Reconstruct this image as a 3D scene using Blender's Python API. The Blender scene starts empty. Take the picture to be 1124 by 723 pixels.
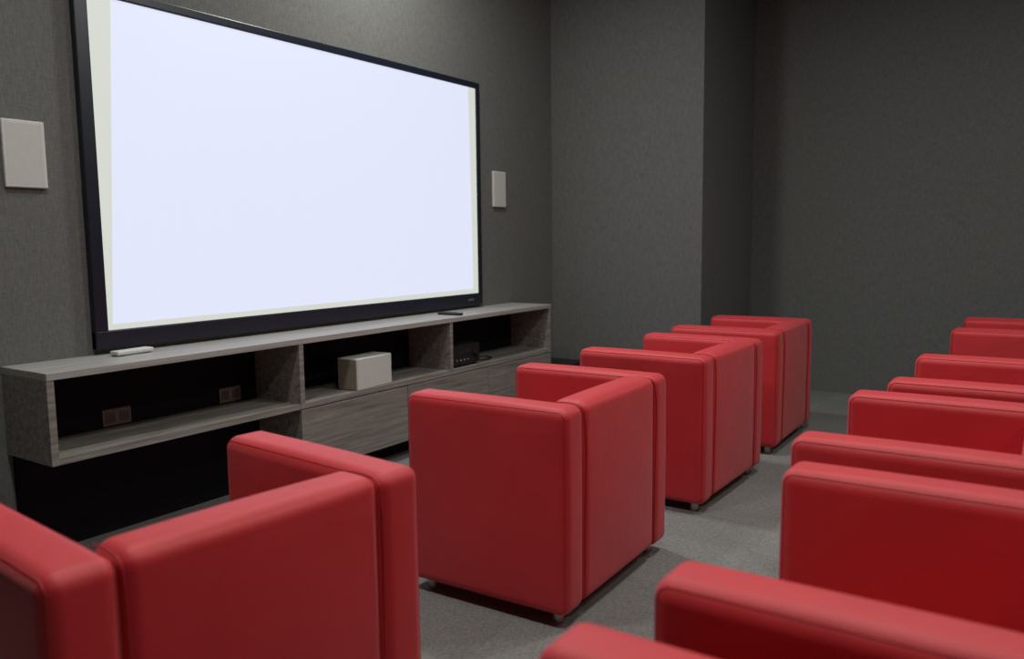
import bpy, bmesh, math
from mathutils import Vector, Matrix
S=bpy.context.scene
try:
    S.view_settings.view_transform='Standard'; S.view_settings.look='None'
except Exception: pass
COL=S.collection
# ---------------------------------------------------------------- materials
def newmat(n):
    m=bpy.data.materials.new(n); m.use_nodes=True
    nt=m.node_tree; b=nt.nodes['Principled BSDF']
    return m,nt,b
def N(nt,t,**k):
    n=nt.nodes.new(t)
    for a,v in k.items():
        if a in n.inputs: n.inputs[a].default_value=v
        else: setattr(n,a,v)
    return n
def ramp(nt,stops):
    r=nt.nodes.new('ShaderNodeValToRGB'); e=r.color_ramp.elements
    e[0].position,e[0].color=stops[0][0],(*stops[0][1],1)
    e[1].position,e[1].color=stops[-1][0],(*stops[-1][1],1)
    for p,c in stops[1:-1]:
        x=e.new(p); x.color=(*c,1)
    return r
def objcoord(nt,scale=(1,1,1),rot=(0,0,0)):
    tc=nt.nodes.new('ShaderNodeTexCoord'); mp=nt.nodes.new('ShaderNodeMapping')
    mp.inputs['Scale'].default_value=scale; mp.inputs['Rotation'].default_value=rot
    nt.links.new(tc.outputs['Object'],mp.inputs['Vector']); return mp
def bump(nt,b,src,strength,dist=.01):
    bp=nt.nodes.new('ShaderNodeBump'); bp.inputs['Strength'].default_value=strength; bp.inputs['Distance'].default_value=dist
    nt.links.new(src,bp.inputs['Height']); nt.links.new(bp.outputs['Normal'],b.inputs['Normal'])
def plain(n,c,r=.5,metal=0,spec=.5,noise=.06):
    m,nt,b=newmat(n)
    mp=objcoord(nt); nz=N(nt,'ShaderNodeTexNoise',Scale=35.0,Detail=3.0); nt.links.new(mp.outputs[0],nz.inputs['Vector'])
    a=tuple(max(0,x*(1-noise)) for x in c); d=tuple(x*(1+noise) for x in c)
    rp=ramp(nt,[(.3,a),(.7,d)]); nt.links.new(nz.outputs['Fac'],rp.inputs['Fac'])
    nt.links.new(rp.outputs['Color'],b.inputs['Base Color'])
    b.inputs['Roughness'].default_value=r; b.inputs['Metallic'].default_value=metal; b.inputs['Specular IOR Level'].default_value=spec
    return m
def mat_wall():
    m,nt,b=newmat('fabric_wallcovering')
    mp=objcoord(nt,(34,34,4)); n1=N(nt,'ShaderNodeTexNoise',Scale=6.0,Detail=5.0,Roughness=.7); nt.links.new(mp.outputs[0],n1.inputs['Vector'])
    mp2=objcoord(nt,(4,4,45)); n2=N(nt,'ShaderNodeTexNoise',Scale=6.0,Detail=4.0,Roughness=.7); nt.links.new(mp2.outputs[0],n2.inputs['Vector'])
    mx=N(nt,'ShaderNodeMix',data_type='FLOAT'); mx.inputs[0].default_value=.4
    nt.links.new(n1.outputs['Fac'],mx.inputs[2]); nt.links.new(n2.outputs['Fac'],mx.inputs[3])
    rp=ramp(nt,[(.32,(.104,.108,.102)),(.5,(.150,.155,.147)),(.70,(.210,.216,.206))]); nt.links.new(mx.outputs[0],rp.inputs['Fac'])
    nt.links.new(rp.outputs['Color'],b.inputs['Base Color']); b.inputs['Roughness'].default_value=.95; b.inputs['Specular IOR Level'].default_value=.15
    bump(nt,b,mx.outputs[0],.4,.004); return m
def mat_floor():
    m,nt,b=newmat('carpet_tiles')
    mp=objcoord(nt,(1,1,1)); n1=N(nt,'ShaderNodeTexNoise',Scale=95.0,Detail=6.0,Roughness=.75); nt.links.new(mp.outputs[0],n1.inputs['Vector'])
    rp=ramp(nt,[(.32,(.145,.150,.141)),(.68,(.295,.300,.286))]); nt.links.new(n1.outputs['Fac'],rp.inputs['Fac'])
    ck=N(nt,'ShaderNodeTexChecker',Scale=2.0); ck.inputs['Color1'].default_value=(.93,.93,.93,1); ck.inputs['Color2'].default_value=(1,1,1,1)
    nt.links.new(mp.outputs[0],ck.inputs['Vector'])
    mx=N(nt,'ShaderNodeMix',data_type='RGBA',blend_type='MULTIPLY'); mx.inputs[0].default_value=1
    nt.links.new(rp.outputs['Color'],mx.inputs[6]); nt.links.new(ck.outputs['Color'],mx.inputs[7])
    nt.links.new(mx.outputs[2],b.inputs['Base Color']); b.inputs['Roughness'].default_value=.95; b.inputs['Specular IOR Level'].default_value=.1
    bump(nt,b,n1.outputs['Fac'],.4,.004); return m
def mat_wood(n,axis='Y',c0=(.125,.112,.097),c1=(.24,.222,.20),c2=(.36,.338,.31),rough=.45):
    m,nt,b=newmat(n)
    sc={'Y':(14,.9,22),'Z':(14,14,1.2),'X':(1,14,22)}[axis]
    mp=objcoord(nt,sc); n1=N(nt,'ShaderNodeTexNoise',Scale=2.2,Detail=8.0,Roughness=.65,Distortion=.6); nt.links.new(mp.outputs[0],n1.inputs['Vector'])
    rp=ramp(nt,[(.3,c0),(.5,c1),(.72,c2)]); nt.links.new(n1.outputs['Fac'],rp.inputs['Fac'])
    nt.links.new(rp.outputs['Color'],b.inputs['Base Color']); b.inputs['Roughness'].default_value=rough
    bump(nt,b,n1.outputs['Fac'],.08,.002); return m
def mat_leather():
    m,nt,b=newmat('red_leather')
    mp=objcoord(nt); n1=N(nt,'ShaderNodeTexNoise',Scale=260.0,Detail=3.0); nt.links.new(mp.outputs[0],n1.inputs['Vector'])
    n2=N(nt,'ShaderNodeTexNoise',Scale=4.5,Detail=3.0,Distortion=.5); nt.links.new(mp.outputs[0],n2.inputs['Vector'])
    rp=ramp(nt,[(.3,(.55,.022,.029)),(.7,(.61,.026,.034))]); nt.links.new(n2.outputs['Fac'],rp.inputs['Fac'])
    nt.links.new(rp.outputs['Color'],b.inputs['Base Color'])
    b.inputs['Roughness'].default_value=.56; b.inputs['Specular IOR Level'].default_value=.5
    b.inputs['Sheen Weight'].default_value=.15
    bp=nt.nodes.new('ShaderNodeBump'); bp.inputs['Strength'].default_value=.12; bp.inputs['Distance'].default_value=.001
    nt.links.new(n1.outputs['Fac'],bp.inputs['Height'])
    bp2=nt.nodes.new('ShaderNodeBump'); bp2.inputs['Strength'].default_value=.35; bp2.inputs['Distance'].default_value=.015
    nt.links.new(n2.outputs['Fac'],bp2.inputs['Height']); nt.links.new(bp.outputs['Normal'],bp2.inputs['Normal'])
    nt.links.new(bp2.outputs['Normal'],b.inputs['Normal']); return m
def mat_emit(n,c,s=1.0,noise=.003):
    m,nt,b=newmat(n)
    b.inputs['Base Color'].default_value=(.02,.02,.02,1); b.inputs['Roughness'].default_value=.6
    mp=objcoord(nt,(0,30,1)); nz=N(nt,'ShaderNodeTexNoise',Scale=1.0,Detail=1.0); nt.links.new(mp.outputs[0],nz.inputs['Vector'])
    rp=ramp(nt,[(.3,tuple(x*(1-noise) for x in c)),(.7,tuple(x*(1+noise) for x in c))]); nt.links.new(nz.outputs['Fac'],rp.inputs['Fac'])
    nt.links.new(rp.outputs['Color'],b.inputs['Emission Color']); b.inputs['Emission Strength'].default_value=s
    return m
M_wall=mat_wall(); M_floor=mat_floor(); M_leather=mat_leather()
M_seam=plain('red_leather_piping',(.40,.014,.020),.5)
M_woodY=mat_wood('grey_oak_laminate','Y'); M_woodTopRefl=mat_wood('grey_oak_top_reflecting','Y',(.28,.27,.255),(.38,.37,.35),(.46,.45,.43),.38)  # top is a paler copy, with reflected light put into the wood colour
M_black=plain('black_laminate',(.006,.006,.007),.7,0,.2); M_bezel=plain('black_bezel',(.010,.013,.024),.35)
M_white=plain('white_plastic',(.62,.63,.60),.5,noise=.02); M_tan=plain('beige_board',(.30,.26,.20),.7)
M_metal=plain('brushed_steel',(.45,.44,.42),.35,.9); M_ceil=plain('ceiling_paint',(.12,.12,.115),.9)
M_blackp=plain('black_plastic',(.012,.012,.013),.4); M_brown=plain('brown_socket',(.20,.155,.135),.6)
M_insert=plain('socket_insert',(.10,.075,.065),.5)
M_grille=plain('speaker_cloth',(.56,.58,.54),.8,noise=.02)
# ---------------------------------------------------------------- helpers
def obj(name,me,mat,parent=None,smooth=False):
    o=bpy.data.objects.new(name,me); COL.objects.link(o)
    if mat: me.materials.append(mat)
    if smooth:
        for p in me.polygons: p.use_smooth=True
    if parent: o.parent=parent
    return o
def empty(name,loc=(0,0,0),rz=0):
    e=bpy.data.objects.new(name,None); e.location=loc; e.rotation_euler=(0,0,rz); e.empty_display_size=.1; COL.objects.link(e); return e
def box(name,a,b,mat,parent=None,bev=.0,seg=2):
    bm=bmesh.new(); bmesh.ops.create_cube(bm,size=1)
    c=[(a[i]+b[i])/2 for i in range(3)]; s=[abs(b[i]-a[i]) for i in range(3)]
    for v in bm.verts: v.co=Vector((v.co.x*s[0],v.co.y*s[1],v.co.z*s[2]))
    if bev: bmesh.ops.bevel(bm,geom=list(bm.edges),offset=bev,segments=seg,affect='EDGES',profile=.5)
    me=bpy.data.meshes.new(name); bm.to_mesh(me); bm.free()
    o=obj(name,me,mat,parent); o.location=c; return o
def cyl(name,c,r,h,mat,parent=None,seg=24,axis='Z'):
    bm=bmesh.new(); bmesh.ops.create_cone(bm,cap_ends=True,segments=seg,radius1=r,radius2=r,depth=h)
    bmesh.ops.bevel(bm,geom=[e for e in bm.edges if abs(e.verts[0].co.z-e.verts[1].co.z)<1e-6],offset=min(r,h)*.12,segments=2,affect='EDGES')
    if axis=='X': bmesh.ops.rotate(bm,verts=bm.verts,matrix=Matrix.Rotation(math.pi/2,3,'Y'))
    me=bpy.data.meshes.new(name); bm.to_mesh(me); bm.free()
    o=obj(name,me,mat,parent); o.location=c; return o
def cushion(name,a,b,r,mat,parent,bulge=(0,0,0),n=8,m=10):
    """soft rounded block, each face slightly crowned by bulge[axis]"""
    c=Vector([(a[i]+b[i])/2 for i in range(3)]); h=[abs(b[i]-a[i])/2 for i in range(3)]
    def ts(H):
        k=(H-r)/H
        L=[-1+(1-k)*i/n for i in range(n)]+[-k+2*k*i/m for i in range(m)]+[k+(1-k)*i/n for i in range(n+1)]
        return L
    T=[ts(x) for x in h]; bm=bmesh.new(); cache={}
    def vert(u,v,w):
        key=(round(u,5),round(v,5),round(w,5))
        if key in cache: return cache[key]
        p=Vector((u*h[0],v*h[1],w*h[2])); q=Vector([max(-(h[i]-r),min(h[i]-r,p[i])) for i in range(3)])
        d=p-q; d=d.normalized()*r if d.length>1e-9 else d
        z=q+d
        uvw=(u,v,w)
        for i in range(3):
            j,k=[x for x in range(3) if x!=i]
            nn=d[i]/r
            z[i]+=bulge[i]*nn*(1-uvw[j]**2)*(1-uvw[k]**2)
        cache[key]=bm.verts.new(z); return cache[key]
    for ax in range(3):
        j,k=[x for x in range(3) if x!=ax]
        for sgn in (-1,1):
            for i1 in range(len(T[j])-1):
                for i2 in range(len(T[k])-1):
                    q=[]
                    for (x,y) in ((i1,i2),(i1+1,i2),(i1+1,i2+1),(i1,i2+1)):
                        uvw=[0,0,0]; uvw[ax]=sgn; uvw[j]=T[j][x]; uvw[k]=T[k][y]; q.append(vert(*uvw))
                    try: bm.faces.new(q)
                    except ValueError: pass
    bmesh.ops.recalc_face_normals(bm,faces=bm.faces)
    me=bpy.data.meshes.new(name); bm.to_mesh(me); bm.free()
    o=obj(name,me,mat,parent,True); o.location=c; return o
def tube(name,pts,r,mat,parent=None,cyclic=False,poly=False):
    cu=bpy.data.curves.new(name,'CURVE'); cu.dimensions='3D'; cu.bevel_depth=r; cu.bevel_resolution=3; cu.resolution_u=8
    if poly:
        sp=cu.splines.new('POLY'); sp.points.add(len(pts)-1)
        for q,p in zip(sp.points,pts): q.co=(*p,1)
    else:
        sp=cu.splines.new('BEZIER'); sp.bezier_points.add(len(pts)-1)
        for bp_,p in zip(sp.bezier_points,pts):
            bp_.co=p; bp_.handle_left_type=bp_.handle_right_type='AUTO'
    sp.use_cyclic_u=cyclic
    o=bpy.data.objects.new(name,cu); cu.materials.append(mat); COL.objects.link(o)
    if parent: o.parent=parent
    return o
# ---------------------------------------------------------------- room
XW=-3.68; YC=6.08; YF=7.31; XC=-2.317; XR=2.6; YB=-1.6; ZC=3.7
box('floor',(XW-.1,YB-.1,-.1),(XR+.1,YF+.1,0),M_floor)
box('ceiling',(XW-.1,YB-.1,ZC),(XR+.1,YF+.1,ZC+.1),M_ceil)
box('wall_left',(XW-.1,YB-.1,0),(XW,YF+.1,ZC),M_wall)
box('wall_column',(XW,YC,0),(XC,YF,ZC),M_wall)
box('wall_far',(XC,YF,0),(XR+.1,YF+.1,ZC),M_wall)
box('wall_right',(XR,YB-.1,0),(XR+.1,YF,ZC),M_wall)
box('wall_back',(XW,YB-.1,0),(XR,YB,ZC),M_wall)
# ---------------------------------------------------------------- television
tv=empty('television',(0,0,0))
y0,y1,z0,z1=1.976,4.986,.869,2.512; iy0,iy1,iz0,iz1=2.040,4.945,.956,2.468
xf=-3.640; xb=-3.679
box('frame_bottom',(xb,y0,z0),(xf,y1,iz0),M_bezel,tv,.006)
box('frame_top',(xb,y0,iz1),(xf,y1,z1),M_bezel,tv,.006)
box('frame_left',(xb,y0,z0+.002),(xf-.0005,iy0,z1-.002),M_bezel,tv,.006)
box('frame_right',(xb,iy1,z0+.002),(xf-.0005,y1,z1-.002),M_bezel,tv,.006)
M_cream=mat_emit('lit_screen_margin',(.65,.67,.61)); M_pic=mat_emit('lit_screen_picture',(.74,.78,.95))
box('screen_panel',(xb+.005,iy0-.003,iz0-.003),(xf-.012,iy1+.003,iz1+.003),M_cream,tv)
me=bpy.data.meshes.new('picture'); xs=xf-.0115
me.from_pydata([(xs,2.066,.982),(xs,4.885,.990),(xs,4.858,iz1),(xs,2.155,iz1)],[],[(0,1,2,3)]); me.update()
obj('picture',me,M_pic,tv)
box('badge',(xf,4.80,.905),(xf+.002,4.87,.917),M_metal,tv)
# ---------------------------------------------------------------- wall speakers
def speaker(ya,yb,za,zb):
    e=empty('wall_speaker',(XW,(ya+yb)/2,(za+zb)/2))
    w,h=(yb-ya)/2,(zb-za)/2
    box('surround',(0.0,-w,-h),(.018,w,h),M_white,e,.005)
    box('grille',(.012,-w+.012,-h+.012),(.0185,w-.012,h-.012),M_grille,e,.002)
speaker(1.652,1.825,1.597,1.880); speaker(5.18,5.35,1.610,1.885)
# ---------------------------------------------------------------- media console
mc=empty('media_console')
cx=-3.304; cb=-3.679; cy0,cy1=1.581,5.433; t=.030; zt=.846; zb=.467; d1=2.871; d2=4.153
box('top_board',(cb,cy0,zt-t),(cx+.003,cy1,zt),M_woodTopRefl,mc,.002)
box('end_panel_near',(cb,cy0,zb),(cx,cy0+t,zt-t),M_woodY,mc,.001)
box('end_panel_far',(cb,cy1-t,zb),(cx,cy1,zt-t),M_woodY,mc,.001)
box('divider_1',(cb,d1,zb),(cx,d1+t,zt-t),M_woodY,mc,.001)
box('divider_2',(cb,d2,zb+t),(cx,d2+t,zt-t),M_woodY,mc,.001)
box('shelf_bay_1',(cb,cy0+t,zb),(cx-.002,d1,zb+t),M_woodY,mc,.001)
box('shelf_bay_2',(cb,d1+t,zb),(cx-.002,cy1-t,zb+t),M_woodY,mc,.001)
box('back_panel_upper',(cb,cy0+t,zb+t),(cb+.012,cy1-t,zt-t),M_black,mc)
box('drawer_carcass',(cb,d1+.004,.118),(cx-.022,cy1,zb-.002),M_woodY,mc,.001)
dw=(cy1-d1)/3
for i in range(3):
    box('drawer_front_%d'%(i+1),(cx-.020,d1+.001+i*dw,.118),(cx,d1+(i+1)*dw-.004,zb-.006),M_woodY,mc,.0015)
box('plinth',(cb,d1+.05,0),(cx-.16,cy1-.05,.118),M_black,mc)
box('void_shade_sheet',(cb,cy0+.02,0),(cb+.02,d1+.05,zb),M_black,mc)  # black sheet on the wall, stands in for deep shade under the open bay
def socket(ya,yb,za,zb_):
    e=empty('wall_socket',(cb+.012,(ya+yb)/2,(za+zb_)/2)); w,h=(yb-ya)/2,(zb_-za)/2
    box('plate',(0,-w,-h),(.012,w,h),M_brown,e,.003)
    for s in (-1,1):
        box('insert_%d'%(1 if s<0 else 2),(.011,s*w*.5-w*.34,-h*.6),(.014,s*w*.5+w*.34,h*.6),M_insert,e,.001)
socket(1.99,2.13,.505,.585); socket(2.625,2.76,.505,.585); socket(3.03,3.14,.52,.60)
e=empty('white_storage_box',(-3.39,3.445,zb+t),.06)
box('shell',(-.075,-.155,0),(.075,.155,.185),M_white,e,.006)
box('side_panel',(-.070,-.158,.006),(.068,-.154,.178),M_tan,e,.001)
e=empty('av_receiver',(-3.46,4.36,zb+t))
box('body',(-.125,-.16,.012),(.125,.16,.15),M_blackp,e,.006)
box('display',(.124,-.08,.085),(.127,.06,.12),plain('smoked_glass',(.02,.025,.03),.1),e,.001)
cyl('volume_knob',(.134,.11,.08),.024,.02,M_blackp,e,axis='X')
for i,yy in enumerate((-.10,-.06,-.02,.02)): cyl('button_%d'%i,(.128,yy,.045),.007,.008,M_metal,e,12,'X')
for i,(a,b_) in enumerate(((-.1,-.13),(-.1,.13),(.1,-.13),(.1,.13))): cyl('foot_%d'%i,(a,b_,.006),.012,.012,M_blackp,e,12)
tube('power_cable',[(-3.50,4.54,.502),(-3.40,4.60,.502),(-3.38,4.70,.503),(-3.45,4.78,.502),(-3.52,4.72,.503),(-3.60,4.86,.502)],.005,M_blackp)
e=empty('sensor_bar',(-3.545,2.09,zt),.10)
box('bar',(-.03,-.095,.004),(.03,.095,.024),M_white,e,.006)
box('base',(-.02,-.05,0),(.02,.05,.006),M_white,e,.001)
def remote(x,y,rz):
    e=empty('remote_control',(x,y,zt),rz)
    box('body',(-.09,-.022,0),(.09,.022,.018),M_blackp,e,.006)
    for i in range(6):
        for j in (-1,0,1): cyl('key_%d_%d'%(i,j+1),(-.07+i*.022,j*.012,.0185),.004,.003,M_bezel,e,8)
remote(-3.44,4.33,.0+.15)
e=empty('subwoofer',(-3.44,5.74,0))
box('cabinet',(-.19,-.18,.02),(.19,.18,.34),M_blackp,e,.01)
cyl('driver',(.192,0,.18),.12,.012,M_black,e,32,'X')
for i,(a,b_) in enumerate(((-.15,-.14),(-.15,.14),(.15,-.14),(.15,.14))): cyl('foot_%d'%i,(a,b_,.01),.015,.02,M_blackp,e,12)
# ---------------------------------------------------------------- armchairs
L,W,H=.702,.910,.779; AT=.142; BT=.14; ZB=.045
proto=None
def loop(y,hx,r=.038,ins=.011):
    pts=[]
    for (sx,zc,a0) in ((1,H-r,0),(-1,H-r,90),(-1,ZB+r,180),(1,ZB+r,270)):
        for i in range(7):
            a=math.radians(a0+15*i); pts.append((sx*(hx-r)+(r-ins)*math.cos(a),y,zc+(r-ins)*math.sin(a)))
    return pts
def armchair(x,y,rz=0):
    """x,y: chair centre; faces -X"""
    global proto
    e=empty('armchair',(x,y,0),rz)
    if proto is None:
        hx,hy=L/2,W/2; parts=[]
        parts.append(cushion('arm_near',(-hx,-hy,ZB),(hx,-hy+AT,H),.038,M_leather,e,(.004,.006,.004)))
        parts.append(cushion('arm_far',(-hx,hy-AT,ZB),(hx,hy,H),.038,M_leather,e,(.004,.006,.004)))
        parts.append(cushion('backrest',(hx-BT,-hy+AT-.004,ZB+.005),(hx-.001,hy-AT+.004,H+.003),.038,M_leather,e,(.012,0,.006)))
        parts.append(cushion('seat_cushion',(-hx-.018,-hy+AT-.002,.255),(hx-BT+.01,hy-AT+.002,.43),.045,M_leather,e,(.012,0,.02)))
        parts.append(cushion('seat_base',(-hx+.006,-hy+AT-.002,ZB),(hx-BT+.01,hy-AT+.002,.262),.02,M_leather,e,(.003,0,0)))
        k=0
        for sx in (-1,1):
            for sy in (-1,1):
                k+=1; parts.append(cyl('foot_%d'%k,(sx*(hx-.07),sy*(hy-.07),.026),.021,.052,M_metal,e,20))
        for s,nm in ((-1,'near'),(1,'far')):
            yo=s*(hy-AT)
            parts.append(tube('back_seam_'+nm,[(hx-.001,yo,ZB+.03),(hx+.0005,yo,.3),(hx+.0005,yo,H-.05),(hx-.012,yo,H-.013),(hx-.045,yo,H-.003),(hx-.12,yo,H-.004)],.0022,M_seam,e))
            parts.append(tube('outer_piping_'+nm,loop(s*(hy-.011),hx),.0017,M_seam,e,True,True))
            parts.append(tube('inner_piping_'+nm,loop(s*(hy-AT+.011),hx),.0017,M_seam,e,True,True))
        proto=parts
    else:
        for p in proto:
            o=bpy.data.objects.new(p.name.split('.')[0],p.data); o.location=p.location; o.rotation_euler=p.rotation_euler; COL.objects.link(o); o.parent=e
    return e
for x,y,r in ((-2.092,.700,-.09),(-2.070,2.315,.022),(-2.092,3.710,-.012),(-2.120,4.973,.018),
              (-.610,.165,0),(-.565,1.240,0),(-.635,2.353,0),(-.564,3.497,0),(-.546,5.596,0)):
    armchair(x+.368,y+.425,r)
# ---------------------------------------------------------------- ceiling downlights
M_lamp=mat_emit('downlight_diffuser',(1,.97,.92),3.0)
def downlight(x,y,w,size=.30,spread=150):
    e=empty('ceiling_downlight',(x,y,ZC))
    cyl('trim_ring',(0,0,-.012),.13,.024,M_white,e,32)
    cyl('diffuser',(0,0,-.024),.11,.01,M_lamp,e,32)
    l=bpy.data.lights.new('lamp','AREA'); l.shape='DISK'; l.size=size; l.energy=w; l.color=(1,.985,.95); l.spread=math.radians(spread)
    o=bpy.data.objects.new('lamp',l); COL.objects.link(o); o.parent=e; o.location=(0,0,-.045)
for x,y,w,sp in ((-2.8,3.75,42,180),(-2.3,1.3,20,145),(-.4,1.3,19,145),(-.7,3.7,29,178),(.9,4.7,28,180),(1.8,2.2,11,160)):
    downlight(x,y,w,spread=sp)
w=bpy.data.worlds.new('world'); S.world=w; w.use_nodes=True
w.node_tree.nodes['Background'].inputs[0].default_value=(.5,.5,.5,1); w.node_tree.nodes['Background'].inputs[1].default_value=.02
# ---------------------------------------------------------------- camera
f,pt,yw,rl=886.2,.110,.595,-.012
R0=Vector((math.cos(yw),math.sin(yw),0)); U0=Vector((-math.sin(yw)*math.sin(pt),math.cos(yw)*math.sin(pt),math.cos(pt)))
F=Vector((-math.sin(yw)*math.cos(pt),math.cos(yw)*math.cos(pt),-math.sin(pt)))
c,s=math.cos(rl),math.sin(rl); R=c*R0+s*U0; U=-s*R0+c*U0
cam=bpy.data.cameras.new('camera'); co=bpy.data.objects.new('camera',cam); COL.objects.link(co)
m=Matrix((R,U,-F)).transposed().to_4x4(); m.translation=Vector((0,0,1.35)); co.matrix_world=m
cam.sensor_width=36; cam.lens=f/1124*36; cam.clip_start=.02
cam.dof.use_dof=True; cam.dof.focus_distance=4.0; cam.dof.aperture_fstop=2.3
S.camera=co
